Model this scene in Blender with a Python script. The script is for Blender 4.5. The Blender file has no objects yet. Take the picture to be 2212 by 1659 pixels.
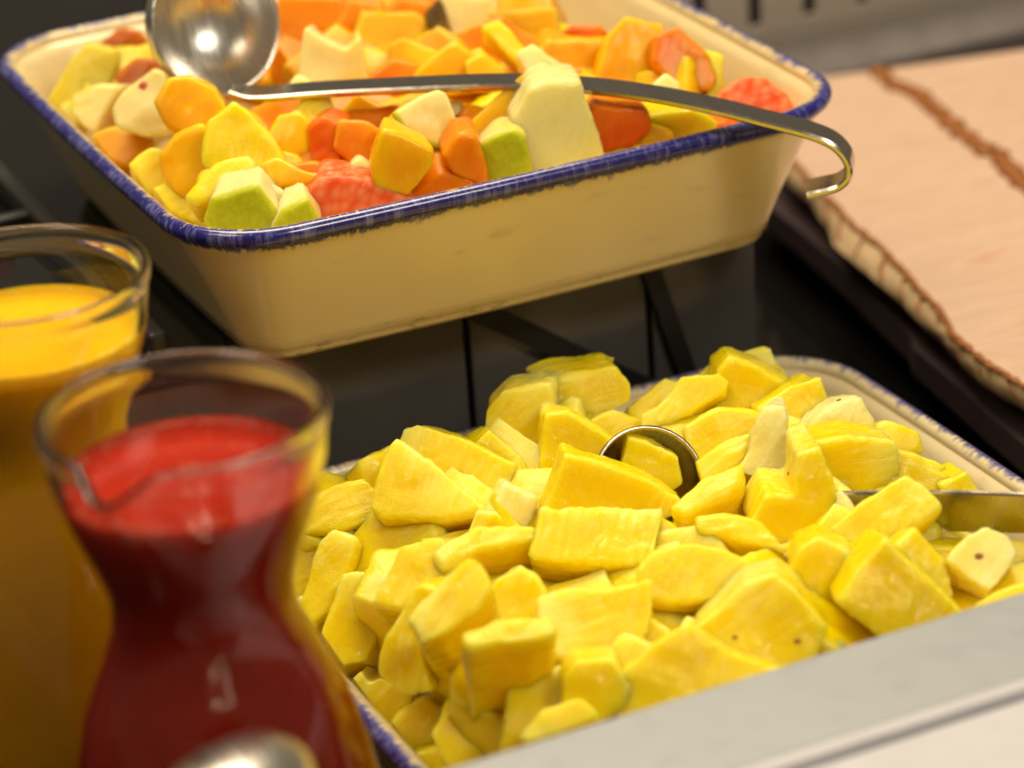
import bpy, bmesh, math, random
import numpy as np
from mathutils import Vector, Matrix, noise
random.seed(5)
S = bpy.context.scene
# ------------------------------------------------------------------ camera
Z0 = 0.612                                   # counter height under the camera origin
F = 6414.13                                  # focal length in picture units (picture 2212 x 1659)
CX, CY = 1106.0, 829.5
RT = Vector((0.9015, -0.4283, -0.0628)).normalized()
UP = Vector((0.2317, 0.3549, 0.9057)).normalized()
FW = RT.cross(UP) * -1
UP = RT.cross(FW)
CAM = Vector((0, 0, Z0))
cd = bpy.data.cameras.new('camera'); cam = bpy.data.objects.new('camera', cd)
S.collection.objects.link(cam); S.camera = cam
cam.matrix_world = Matrix(((RT.x, UP.x, -FW.x, 0), (RT.y, UP.y, -FW.y, 0), (RT.z, UP.z, -FW.z, Z0), (0, 0, 0, 1)))
cd.sensor_width = 36; cd.lens = F / 2212 * 36
cd.clip_start = 0.05; cd.clip_end = 50
cd.dof.use_dof = True
cd.dof.focus_distance = (Vector((0.455, 0.92, 0.09)) - CAM).dot(FW)
cd.dof.aperture_fstop = cd.lens / 17.5
cd.dof.aperture_blades = 0
# ------------------------------------------------------------------ light
W = bpy.data.worlds.new('World'); S.world = W; W.use_nodes = True
W.node_tree.nodes['Background'].inputs[0].default_value = (1.0, 0.82, 0.58, 1)
W.node_tree.nodes['Background'].inputs[1].default_value = 0.12
def area(name, loc, target, size, sizey, power, col):
    l = bpy.data.lights.new(name, 'AREA'); l.shape = 'RECTANGLE'; l.size = size; l.size_y = sizey
    l.energy = power; l.color = col
    o = bpy.data.objects.new(name, l); S.collection.objects.link(o); o.location = loc
    o.rotation_euler = (Vector(target) - Vector(loc)).to_track_quat('-Z', 'Y').to_euler()
    return o
area('ceiling_lamp', (0.60, 1.62, 1.65), (0.45, 1.0, 0.1), 1.1, 0.7, 25, (1.0, 0.85, 0.60))
area('ceiling_lamp', (-0.45, 0.95, 1.5), (0.4, 1.0, 0.1), 0.6, 0.5, 5.0, (1.0, 0.85, 0.60))
area('ceiling_lamp', (0.85, -0.25, 1.50), (0.45, 1.0, 0.12), 0.6, 0.4, 11.0, (1.0, 0.89, 0.70))
S.view_settings.view_transform = 'Standard'; S.view_settings.look = 'None'
S.view_settings.exposure = 0.38; S.view_settings.gamma = 1
S.render.engine = 'CYCLES'; S.cycles.use_denoising = True
S.cycles.max_bounces = 14; S.cycles.transmission_bounces = 10; S.cycles.sample_clamp_indirect = 6
# ------------------------------------------------------------------ helpers
C = S.collection
def ray(px, py): return FW + RT * ((px - CX) / F) - UP * ((py - CY) / F)
def at_z(px, py, z):
    d = ray(px, py); return CAM + d * ((z - Z0) / d.z)
def at_plane(px, py, p, n):
    d = ray(px, py); return CAM + d * ((Vector(p) - CAM).dot(n) / d.dot(n))
def depth_of(px, py, z):
    return (at_z(px, py, z) - CAM).length
def link(name, me, mat, parent=None):
    o = bpy.data.objects.new(name, me); C.objects.link(o)
    if mat: me.materials.append(mat)
    if parent: o.parent = parent
    return o
def tag(o, label, cat, group=None):
    o['label'] = label; o['category'] = cat
    if group: o['group'] = group
    return o
def struct(o): o['kind'] = 'structure'; return o
def empty(name, loc, label, cat, group=None):
    o = bpy.data.objects.new(name, None); C.objects.link(o); o.location = loc
    o.empty_display_size = 0.02
    return tag(o, label, cat, group)
def mesh(verts, faces, smooth=False):
    me = bpy.data.meshes.new('m'); me.from_pydata([tuple(v) for v in verts], [], faces)
    me.validate(); me.update()
    if smooth: me.polygons.foreach_set('use_smooth', [True] * len(me.polygons))
    return me
def bm_mesh(bm, smooth=False):
    bmesh.ops.recalc_face_normals(bm, faces=bm.faces)
    me = bpy.data.meshes.new('m'); bm.to_mesh(me); bm.free()
    if smooth: me.polygons.foreach_set('use_smooth', [True] * len(me.polygons))
    return me
def box(x0, x1, y0, y1, z0, z1, bev=0.0):
    bm = bmesh.new()
    bmesh.ops.create_cube(bm, size=1)
    for v in bm.verts:
        v.co = ((x0 + x1) / 2 + v.co.x * (x1 - x0), (y0 + y1) / 2 + v.co.y * (y1 - y0), (z0 + z1) / 2 + v.co.z * (z1 - z0))
    if bev: bmesh.ops.bevel(bm, geom=list(bm.edges), offset=bev, segments=2, affect='EDGES', profile=0.5)
    return bm_mesh(bm)
# ------------------------------------------------------------------ materials
def mat(name):
    m = bpy.data.materials.new(name); m.use_nodes = True
    nt = m.node_tree; return m, nt, nt.nodes['Principled BSDF']
def N(nt, t, **kw):
    n = nt.nodes.new(t)
    for k, v in kw.items():
        if k in n.inputs: n.inputs[k].default_value = v
        else: setattr(n, k, v)
    return n
def mix(nt, fac, a, b):
    n = nt.nodes.new('ShaderNodeMix'); n.data_type = 'RGBA'
    for s, v in ((0, fac), (6, a), (7, b)):
        if hasattr(v, 'is_output'): nt.links.new(v, n.inputs[s])
        elif s == 0: n.inputs[0].default_value = v
        else: n.inputs[s].default_value = (*v, 1)
    return n.outputs[2]
def mrange(nt, v, a, b, c=0.0, d=1.0):
    n = nt.nodes.new('ShaderNodeMapRange'); nt.links.new(v, n.inputs[0])
    for i, x in enumerate((a, b, c, d)): n.inputs[i + 1].default_value = x
    return n.outputs[0]
def math_(nt, op, a, b=None):
    n = nt.nodes.new('ShaderNodeMath'); n.operation = op
    for i, v in enumerate((a, b)):
        if v is None: continue
        if hasattr(v, 'is_output'): nt.links.new(v, n.inputs[i])
        else: n.inputs[i].default_value = v
    return n.outputs[0]
def noise_(nt, vec, scale, detail=3, rough=0.55, dist=0.0):
    n = N(nt, 'ShaderNodeTexNoise', Scale=scale, Detail=detail, Roughness=rough, Distortion=dist)
    if vec is not None: nt.links.new(vec, n.inputs['Vector'])
    return n.outputs['Fac']
def objco(nt, scale=(1, 1, 1)):
    tc = nt.nodes.new('ShaderNodeTexCoord'); mp = nt.nodes.new('ShaderNodeMapping')
    mp.inputs['Scale'].default_value = scale
    nt.links.new(tc.outputs['Object'], mp.inputs[0]); return mp.outputs[0]
def attr(nt, name):
    n = nt.nodes.new('ShaderNodeAttribute'); n.attribute_name = name; return n.outputs['Fac']
def bump(nt, b, h, strength, dist):
    n = nt.nodes.new('ShaderNodeBump'); n.inputs['Strength'].default_value = strength; n.inputs['Distance'].default_value = dist
    nt.links.new(h, n.inputs['Height']); nt.links.new(n.outputs[0], b.inputs['Normal'])
def plain(name, col, rough=0.5, metal=0.0, spec=0.5, coat=0.0, var=0.0, vs=60):
    m, nt, b = mat(name)
    b.inputs['Base Color'].default_value = (*col, 1); b.inputs['Roughness'].default_value = rough
    b.inputs['Metallic'].default_value = metal; b.inputs['Specular IOR Level'].default_value = spec
    b.inputs['Coat Weight'].default_value = coat; b.inputs['Coat Roughness'].default_value = 0.08
    if var:
        f = noise_(nt, objco(nt), vs, 5)
        nt.links.new(mix(nt, f, [c * (1 - var) for c in col], [min(1, c * (1 + var)) for c in col]), b.inputs['Base Color'])
        nt.links.new(mrange(nt, noise_(nt, objco(nt), vs * 2.3, 4), .3, .7, rough * .8, min(1, rough * 1.25)), b.inputs['Roughness'])
    return m
def fruit(name, pale, deep, skin=None, fibre=(40, 320, 320), sss=0.75, lo=.35, hi=.68, bumps=0.14, kind=None, coat=.25):
    """flesh mottled between a paler and a deeper tone along its fibres; 'skin' attribute colours peel faces"""
    m, nt, b = mat(name)
    oi = nt.nodes.new('ShaderNodeObjectInfo')
    co = objco(nt)
    off = nt.nodes.new('ShaderNodeVectorMath'); off.operation = 'ADD'
    nt.links.new(co, off.inputs[0])
    cmb = nt.nodes.new('ShaderNodeCombineXYZ')
    for i in range(3): nt.links.new(oi.outputs['Random'], cmb.inputs[i])
    nt.links.new(cmb.outputs[0], off.inputs[1])
    mp = nt.nodes.new('ShaderNodeMapping'); mp.inputs['Scale'].default_value = fibre
    nt.links.new(off.outputs[0], mp.inputs[0])
    fib = noise_(nt, mp.outputs[0], 1.0, 4, .6, .6)
    big = noise_(nt, off.outputs[0], 55, 3, .5, .3)
    t = math_(nt, 'ADD', math_(nt, 'MULTIPLY', fib, .55), math_(nt, 'MULTIPLY', big, .6))
    t = math_(nt, 'ADD', t, math_(nt, 'MULTIPLY', math_(nt, 'SUBTRACT', oi.outputs['Random'], .5), .22))
    t = math_(nt, 'ADD', t, attr(nt, 'core'))  # paler core side, with top light painted into the same gradient
    t = mrange(nt, t, lo, hi)
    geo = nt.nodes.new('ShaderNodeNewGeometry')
    t = math_(nt, 'ADD', t, mrange(nt, geo.outputs['Pointiness'], .52, .58, 0, .45))  # sharp edges painted paler: translucent edge glow plus frayed pale fibres
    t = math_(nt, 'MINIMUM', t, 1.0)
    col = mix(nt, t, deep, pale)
    if skin:
        sp = noise_(nt, off.outputs[0], 420, 3)
        sk = mix(nt, mrange(nt, sp, .35, .7), skin, [min(1, c * 1.18 + .01) for c in skin])
        col = mix(nt, attr(nt, 'skin'), col, sk)
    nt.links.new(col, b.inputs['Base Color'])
    b.inputs['Subsurface Weight'].default_value = sss
    b.inputs['Subsurface Radius'].default_value = (1, .95, .12)
    b.inputs['Subsurface Scale'].default_value = 0.011
    nt.links.new(mrange(nt, noise_(nt, off.outputs[0], 130, 3), .35, .65, .12, .28), b.inputs['Roughness'])
    b.inputs['Specular IOR Level'].default_value = .12; b.inputs['Coat Weight'].default_value = coat; b.inputs['Coat Roughness'].default_value = .09
    h = math_(nt, 'ADD', fib, math_(nt, 'MULTIPLY', noise_(nt, off.outputs[0], 620, 2), .6))
    if kind == 'vesicle':
        v = N(nt, 'ShaderNodeTexVoronoi', Scale=1.0); mp2 = nt.nodes.new('ShaderNodeMapping')
        mp2.inputs['Scale'].default_value = (190, 260, 260); nt.links.new(off.outputs[0], mp2.inputs[0]); nt.links.new(mp2.outputs[0], v.inputs['Vector'])
        h = math_(nt, 'MULTIPLY', v.outputs['Distance'], -1.0)
        bumps = .8
    bump(nt, b, h, bumps, .0016)
    cb = nt.nodes.new('ShaderNodeBump'); cb.inputs['Strength'].default_value = .9; cb.inputs['Distance'].default_value = .0012
    nt.links.new(noise_(nt, off.outputs[0], 260, 4, .6), cb.inputs['Height']); nt.links.new(cb.outputs[0], b.inputs['Coat Normal'])
    if kind == 'vesicle':
        vt = mrange(nt, v.outputs['Distance'], .05, .8); nt.links.new(mix(nt, vt, pale, deep), b.inputs['Base Color'])
    return m
M = {}
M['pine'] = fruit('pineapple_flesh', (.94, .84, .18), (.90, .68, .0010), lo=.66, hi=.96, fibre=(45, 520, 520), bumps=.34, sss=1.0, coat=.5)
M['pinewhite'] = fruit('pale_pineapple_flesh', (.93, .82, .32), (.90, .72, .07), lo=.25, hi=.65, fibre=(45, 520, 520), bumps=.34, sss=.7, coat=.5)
M['melon'] = fruit('melon_flesh', (.82, .28, .002), (.74, .17, .001), bumps=.15, fibre=(90, 160, 160))
M['mango'] = fruit('mango_flesh', (.90, .52, .003), (.85, .37, .001), bumps=.15, fibre=(90, 160, 160))
M['amber'] = fruit('peach_flesh', (.80, .44, .006), (.72, .31, .002), bumps=.2)
M['apple'] = fruit('apple_flesh', (.88, .73, .30), (.84, .62, .13), skin=(.44, .46, .008), bumps=.08, fibre=(120, 160, 160), lo=.3, hi=.6)
M['papaya'] = fruit('papaya_flesh', (.80, .17, .003), (.68, .085, .0015), bumps=.15, fibre=(80, 160, 160))
M['grape'] = fruit('grapefruit_flesh', (.90, .30, .12), (.82, .11, .025), kind='vesicle', lo=.3, hi=.8)
M['rust'] = fruit('rust_flesh', (.52, .14, .006), (.40, .07, .003), bumps=.12)
M['kiwi'] = fruit('greenish_flesh', (.74, .60, .06), (.60, .46, .010), bumps=.2)
M['black'] = plain('black_gloss', (.007, .0065, .0065), .09, spec=.3, var=.3, vs=14)
M['cast'] = plain('cast_iron', (.03, .027, .025), .42, var=.3, vs=80)
M['panel'] = plain('grey_smoked_acrylic', (.085, .08, .076), .16, var=.35, vs=22)
M['slate'] = plain('dark_slate', (.050, .031, .034), .5, var=.3, vs=120)
M['rubber'] = plain('black_matt', (.006, .006, .006), .6)
M['white'] = plain('white_stone', (.55, .54, .585), .4, var=.10, vs=55)
M['grille'] = plain('beige_enamelled_steel', (.44, .38, .32), .45, var=.08, vs=60)
M['trim'] = plain('grey_steel', (.30, .27, .27), .35, metal=.6, var=.12, vs=30)
def steel(name, col, r, stretch=(500, 20, 20)):
    m, nt, b = mat(name)
    b.inputs['Base Color'].default_value = (*col, 1); b.inputs['Metallic'].default_value = 1
    f = noise_(nt, objco(nt, stretch), 1.0, 4)
    nt.links.new(mrange(nt, f, .3, .7, r * .8, r * 1.3), b.inputs['Roughness'])
    bump(nt, b, f, .03, .0005)
    return m
M['steel'] = steel('polished_steel', (.55, .52, .48), .16)
M['brushed'] = plain('satin_steel_strip', (.355, .372, .40), .5, metal=.35, var=.05, vs=26)
M['bowl'] = steel('satin_bowl_steel', (.78, .75, .70), .27)
M['dull'] = steel('dull_steel', (.50, .44, .35), .26)
def enamel(name, inner_thr, cream):
    m, nt, b = mat(name)
    pa = attr(nt, 'paint'); arc = attr(nt, 'arc')
    cmb = nt.nodes.new('ShaderNodeCombineXYZ'); nt.links.new(arc, cmb.inputs[0]); nt.links.new(pa, cmb.inputs[1])
    mp = nt.nodes.new('ShaderNodeMapping'); mp.inputs['Scale'].default_value = (420, 1.3, 1); nt.links.new(cmb.outputs[0], mp.inputs[0])
    st = noise_(nt, mp.outputs[0], 1.0, 4, .65)
    mp2 = nt.nodes.new('ShaderNodeMapping'); mp2.inputs['Scale'].default_value = (95, .8, 1); nt.links.new(cmb.outputs[0], mp2.inputs[0])
    st2 = noise_(nt, mp2.outputs[0], 1.0, 3, .6)
    s = math_(nt, 'ADD', math_(nt, 'MULTIPLY', st, .6), math_(nt, 'MULTIPLY', st2, .4))
    v = math_(nt, 'ADD', pa, math_(nt, 'MULTIPLY', math_(nt, 'SUBTRACT', s, .5), 2.2))
    fac = mrange(nt, v, inner_thr - .12, inner_thr + .22)
    blue = mix(nt, mrange(nt, s, .49, .74), (.014, .010, .19), (.30, .32, .60))
    dirt = noise_(nt, objco(nt, (30, 30, 90)), 1.0, 5, .6)
    cr = mix(nt, mrange(nt, dirt, .62, .82), cream, [c * .72 for c in cream])
    # chips and scuffs near the foot
    z = nt.nodes.new('ShaderNodeSeparateXYZ'); nt.links.new(objco(nt), z.inputs[0])
    foot = mrange(nt, z.outputs[2], .010, .004)
    sc = mrange(nt, noise_(nt, objco(nt, (70, 70, 500)), 1.0, 4, .7), .60, .66)
    cr = mix(nt, math_(nt, 'MULTIPLY', foot, math_(nt, 'MULTIPLY', sc, .75)), cr, (.10, .07, .03))
    nt.links.new(mix(nt, fac, cr, blue), b.inputs['Base Color'])
    b.inputs['Roughness'].default_value = .25; b.inputs['Coat Weight'].default_value = .6; b.inputs['Coat Roughness'].default_value = .06
    bump(nt, b, math_(nt, 'ADD', noise_(nt, objco(nt), 45, 2), math_(nt, 'MULTIPLY', fac, .12)), .12, .003)
    return m
M['enamel1'] = enamel('cream_enamel', .42, (.79, .64, .33))
M['enamel2'] = enamel('ivory_enamel', .50, (.78, .67, .42))
def wood(name):
    m, nt, b = mat(name)
    co = objco(nt, (14, 260, 60)); g = noise_(nt, co, 1.0, 6, .6, .8)
    g2 = noise_(nt, objco(nt, (60, 900, 200)), 1.0, 3, .6)
    f = math_(nt, 'ADD', math_(nt, 'MULTIPLY', g, .5), math_(nt, 'MULTIPLY', g2, .5))
    col = mix(nt, mrange(nt, f, .3, .7), (.50, .315, .22), (.69, .49, .37))
    sp = mrange(nt, noise_(nt, objco(nt, (28, 60, 40)), 1.0, 2), .66, .76)
    col = mix(nt, math_(nt, 'MULTIPLY', sp, .5), col, (.58, .26, .17))
    nt.links.new(col, b.inputs['Base Color']); b.inputs['Roughness'].default_value = .55
    bump(nt, b, f, .12, .0008)
    return m
M['wood'] = wood('beech_wood')
M['sap'] = plain('pale_sapwood', (.60, .42, .24), .6, var=.14, vs=60)
M['bark'] = plain('brown_bark', (.27, .085, .008), .6, var=.4, vs=160)
def glass():
    m, nt, b = mat('clear_glass')
    b.inputs['Base Color'].default_value = (.97, .985, .97, 1); b.inputs['Roughness'].default_value = 0.0
    b.inputs['Transmission Weight'].default_value = 1; b.inputs['IOR'].default_value = 1.5
    return m
M['glass'] = glass()
M['redfroth'] = plain('pink_froth', (.62, .12, .04), .3)
M['orangefroth'] = plain('yellow_froth', (.92, .66, .08), .3)
def juice(name, a, b_, rough=.25):
    m, nt, b = mat(name)
    f = noise_(nt, objco(nt), 45, 5, .6, .8)
    fl = mrange(nt, noise_(nt, objco(nt), 520, 2), .66, .74)
    col = mix(nt, mrange(nt, f, .35, .65), a, b_)
    nt.links.new(mix(nt, math_(nt, 'MULTIPLY', fl, .25), col, [min(1, c * 1.3) for c in b_]), b.inputs['Base Color'])
    b.inputs['Subsurface Weight'].default_value = .3; b.inputs['Subsurface Radius'].default_value = (1, .4, .1); b.inputs['Subsurface Scale'].default_value = .008
    b.inputs['Roughness'].default_value = rough; b.inputs['Specular IOR Level'].default_value = .15
    bump(nt, b, f, .08, .001)
    return m
M['red'] = juice('red_juice', (.34, .010, .0005), (.43, .018, .0007))
M['orange'] = juice('orange_juice', (.88, .44, .0008), (.92, .50, .001))
# ------------------------------------------------------------------ setting
WT = 0.062                                     # level of the wooden board and of the rear grille
RZ = 0.122                                     # level of the front rail
struct(link('counter', box(-1.6, 2.4, 0.40, 2.6, -0.05, 0.0), M['black']))
# the white stone ledge in front and the steel strip let into it
struct(link('front_ledge', box(0.275, 1.6, 0.30, 0.6730, 0.06, RZ - .002, .001), M['white']))
rail = link('steel_strip', box(0.16, 1.6, 0.6800, 0.7285, RZ - .03, RZ, .002), M['brushed'])
tag(rail, 'brushed steel strip edging the counter in front of the pineapple dish', 'metal strip')
bead = link('edge_bead', box(0.275, 1.6, 0.6738, 0.6796, RZ - .02, RZ + .0012, .0011), M['white'], rail)
# riser under the rear dish
RY = 1.075
riser = empty('riser', (0.40, 1.2, 0), 'low black riser with smoked grey front panels under the fruit salad dish', 'riser')
def child(name, me, m, parent):
    o = link(name, me, m); o.parent = parent; o.matrix_parent_inverse = parent.matrix_basis.inverted(); return o
from mathutils import Euler
child('top_plate', box(0.05, 0.600, RY - .004, 1.36, .1125, .1185, .001), M['black'], riser)
pn = Vector((0, 1, 0))
def on_front(px, py, off=0.0): return at_plane(px, py, (0, RY - off, 0), pn)
def bar_between(a, b, w, d=.006):
    a, b = Vector(a), Vector(b); t = (b - a).normalized(); s = Vector((t.z, 0, -t.x)) * (w / 2)
    vs = [a - s, a + s, b + s, b - s]; vs += [v + Vector((0, d, 0)) for v in vs]
    return mesh(vs, [(0, 1, 2, 3), (7, 6, 5, 4), (0, 4, 5, 1), (1, 5, 6, 2), (2, 6, 7, 3), (3, 7, 4, 0)])
child('core', box(0.055, 0.597, RY + .009, 1.35, 0.0, .112), M['rubber'], riser)
for x0, x1 in ((0.06, .452), (.455, .540), (.543, .595)):
    child('panel', box(x0, x1, RY, RY + .008, .002, .111, .0008), M['panel'], riser)
a, b = on_front(1400, 560, .004), on_front(1490, 815, .004); b2 = a + (b - a) * 2.0; b2 = a + (b - a) * min(2.0, (a.z - .003) / (a.z - b.z))
child('brace', bar_between(a, b2, .0085), M['rubber'], riser)
a, b = on_front(1010, 665, .004), on_front(1300, 795, .004); b2 = a + (b - a) * ((a.z - .003) / (a.z - b.z))
child('brace', bar_between(a, b2, .009), M['rubber'], riser)
# left of the rear dish: dark cast grate
gr = empty('grate', (0.2, 1.3, .12), 'black cast grate in the shade left of the fruit salad dish', 'grate')
for i in range(6):
    child('bar', box(0.065 + i * .05, 0.073 + i * .05, 1.05 + .03, 1.352, .1187, .130, .002), M['cast'], gr)
for y in (1.12, 1.25, 1.34):
    child('bar', box(0.062, 0.325, y, y + .008, .1187, .128, .002), M['cast'], gr)
# ------------------------------------------------------------------ rear grille
g = empty('vent_grille', (1.2, 1.42, WT), 'slotted beige steel grille behind the wooden board', 'grille')
child('frame_rail', box(0.55, 1.9, 1.366, 1.392, WT - .03, WT + .001, .003), M['trim'], g)
child('frame_rail', box(0.55, 1.9, 1.397, 1.428, WT - .03, WT - .003, .003), M['trim'], g)
VY = 1.440
vb = at_plane(1634, 58, (0, VY, 0), Vector((0, 1, 0))); vb2 = at_plane(1751, 37, (0, VY, 0), Vector((0, 1, 0)))
pitch_ = vb2.x - vb.x; zb = vb.z
child('border', box(0.45, 2.0, VY, VY + .004, WT - .02, zb, .0012), M['grille'], g)
child('border', box(0.45, 2.0, VY, VY + .004, zb + .07, zb + .11, .0012), M['grille'], g)
child('backing', box(0.45, 2.0, VY + .02, VY + .03, 0.0, zb + .11), M['rubber'], g)
k = -int((vb.x - .47) / pitch_)
while vb.x + (k + 1) * pitch_ < 1.98:
    child('slat', box(vb.x + k * pitch_ + .0040, vb.x + (k + 1) * pitch_ - .0040, VY + .0003, VY + .0037, zb - .002, zb + .072, .001), M['grille'], g)
    k += 1
struct(link('rear_channel', box(0.55, 1.9, 1.338, 1.364, 0.001, WT - .012, .002), M['rubber']))
# ------------------------------------------------------------------ wooden board
R3 = lambda p: (1253 + p[0] * .4333, p[1] * .4333)
R7 = lambda p: (1401 + p[0] * .3667, 719 + p[1] * .3667)
low_px = [R3(p) for p in ((960, 800), (1030, 915), (1150, 1020), (1230, 1130), (1262, 1215), (1350, 1300), (1500, 1420), (1600, 1510), (1680, 1600))] + [R7(p) for p in ((1690, 10), (1830, 170), (1950, 285), (2212, 440), (2500, 600), (2900, 820))]
top_px = [R3(p) for p in ((985, 720), (1095, 840), (1200, 960), (1290, 1040), (1380, 1145), (1500, 1235), (1600, 1335), (1680, 1430), (1775, 1520))] + [R7(p) for p in ((1790, 0), (1900, 110), (2050, 220), (2212, 310), (2500, 470), (2900, 690))]
bd = empty('wooden_board', (0.9, 1.15, WT - .025), 'pale wooden board with wavy brown bark edge, right of the dishes', 'cutting board')
def dens(pts, n=6, amp=.0, seed=0):
    out = []
    for i in range(len(pts) - 1):
        for k in range(n): out.append(Vector(pts[i]).lerp(Vector(pts[i + 1]), k / n))
    out.append(Vector(pts[-1]))
    if amp:
        out = [p + amp * Vector((noise.noise(p * 90 + Vector((seed, 0, 0))), noise.noise(p * 90 + Vector((0, seed, 5))), 0)) for p in out]
    return out
lowp = dens([at_z(*p, WT - .010) for p in low_px], 6, .0012, 3)
topp = dens([at_z(*p, WT) for p in top_px], 6, .0016, 8)
back = [at_z(2500, 72, WT), at_z(2212, 108, WT), at_z(2010, 136, WT), at_z(1790, 166, WT), at_z(1660, 185, WT)]
far = [Vector((1.25, 0.62, WT)), Vector((1.25, 1.30, WT))]
topring = [Vector(v) for v in topp] + far + back
nb = len(topring); nt_ = len(topp)
vs = list(topring) + [Vector((v.x, v.y, WT - .010)) for v in topring] + [Vector((v.x, v.y, WT - .022)) for v in topring]
for i in range(nt_):
    vs[nb + i] = lowp[i].copy(); vs[2 * nb + i] = lowp[i] + Vector((.004, .003, -.005))
bm = bmesh.new(); bv = [bm.verts.new(v) for v in vs]
bm.faces.new(bv[:nb]); bm.faces.new(list(reversed(bv[2 * nb:])))
for i in range(nb):
    j = (i + 1) % nb
    if i >= nt_ - 1: bm.faces.new((bv[i], bv[nb + i], bv[nb + j], bv[j]))
    bm.faces.new((bv[nb + i], bv[2 * nb + i], bv[2 * nb + j], bv[nb + j]))
child('top', bm_mesh(bm), M['wood'], bd)
sv = []; sf = []
for i in range(nt_):
    for k in range(6):
        t = k / 5; p = topp[i].lerp(lowp[i], t)
        n1 = noise.noise(Vector((i * .22, k * .4, 2))); p = p + Vector((-.0015 * math.sin(t * math.pi) * (1 + .4 * n1), -.0006 * n1, .0006 * n1 * math.sin(t * math.pi)))
        sv.append(p)
for i in range(nt_ - 1):
    for k in range(5): a0 = i * 6 + k; sf.append((a0, a0 + 1, a0 + 7, a0 + 6))
child('sapwood_edge', mesh(sv, sf, True), M['sap'], bd)
def ridge(pts, r, amp, seed, gap=None):
    """irregular bark ridge following a line of points"""
    verts, faces = [], []; n = 7; ok = []
    for i, p in enumerate(pts):
        t = (pts[min(i + 1, len(pts) - 1)] - pts[max(i - 1, 0)]).normalized(); s = Vector((t.y, -t.x, 0))
        w = r * (1 + amp * noise.noise(Vector((i * .37, seed, 0)))); off = s * (r * amp * .9 * noise.noise(Vector((i * .5, seed, 9))))
        if i in (0, len(pts) - 1): w = r * .2
        for k in range(n):
            a = 2 * math.pi * k / n
            verts.append(p + off + s * (w * math.cos(a)) + Vector((0, 0, w * .55 * math.sin(a))))
    for i in range(len(pts) - 1):
        if gap and gap(i): continue
        for k in range(n):
            k2 = (k + 1) % n; faces.append((i * n + k, i * n + k2, (i + 1) * n + k2, (i + 1) * n + k))
    return mesh(verts, faces, True)
child('bark_edge', ridge(dens(topp, 2), .0017, .8, 1), M['bark'], bd)
cr = []
for i in range(8, nt_ - 6, 6):
    if noise.noise(Vector((i * .3, 7, 1))) > -.2:
        cr.append(dens([topp[i], topp[i + 2].lerp(lowp[i + 2], .5), topp[i + 4].lerp(lowp[i + 4], .85)], 5))
for k, c in enumerate(cr): child('bark_streak', ridge([v + Vector((-.001, -.001, .0012)) for v in c], .0011, 1.0, 20 + k), M['bark'], bd)
seam = [(1890, 148), (1912, 165), (1935, 188), (1975, 200), (2005, 222), (2040, 250), (2062, 280), (2100, 300), (2128, 330), (2160, 335), (2178, 365), (2215, 400), (2280, 450), (2340, 470)]
child('bark_seam', ridge(dens([at_z(*p, WT + .0008) for p in seam], 6, .002, 4), .0052, .75, 2), M['bark'], bd)
# dark slate under the board
sl_px = [R3(p) for p in ((880, 960), (960, 1040), (1080, 1135), (1300, 1330), (1500, 1530), (1640, 1665))] + [R7(p) for p in ((1560, 90), (1800, 300), (2000, 480), (2212, 660), (2500, 900), (2800, 1150))]
slp = [at_z(*p, WT - .026) for p in sl_px] + [Vector((1.2, .64, WT - .026)), Vector((1.2, 1.3, WT - .026)), at_z(1700, 230, WT - .026)]
bm = bmesh.new(); A = [bm.verts.new(v) for v in slp]; B = [bm.verts.new((v.x, v.y, WT - .040)) for v in slp]
bm.faces.new(A); bm.faces.new(list(reversed(B)))
for i in range(len(A)): j = (i + 1) % len(A); bm.faces.new((A[i], B[i], B[j], A[j]))
sl = link('slate_tray', bm_mesh(bm), M['slate']); tag(sl, 'dark slate tray edge showing beneath the wooden board', 'tray')
sl2 = link('foot', box(0.80, 1.15, .80, 1.25, .0005, WT - .0405), M['rubber'], sl)
# ------------------------------------------------------------------ enamel dishes
def outline(L, Wd, rc, bow, nc=9, ns=10):
    pts = []
    cs = [(L / 2 - rc, -Wd / 2 + rc, -90), (L / 2 - rc, Wd / 2 - rc, 0), (-L / 2 + rc, Wd / 2 - rc, 90), (-L / 2 + rc, -Wd / 2 + rc, 180)]
    corners = [[(x + rc * math.cos(math.radians(a + 90 * i / nc)), y + rc * math.sin(math.radians(a + 90 * i / nc))) for i in range(nc + 1)] for x, y, a in cs]
    for c in range(4):
        pts += corners[c]
        a, b = corners[c][-1], corners[(c + 1) % 4][0]
        pts += [(a[0] + (b[0] - a[0]) * k / ns, a[1] + (b[1] - a[1]) * k / ns) for k in range(1, ns)]
    out = []
    for x, y in pts:
        y2 = y + math.copysign(bow, y) * (1 - (2 * x / L) ** 2) * abs(y) / (Wd / 2)
        x2 = x + math.copysign(bow * .7, x) * (1 - (2 * y / Wd) ** 2) * abs(x) / (L / 2)
        out.append((x2, y2))
    return out
DH = .0687
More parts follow.
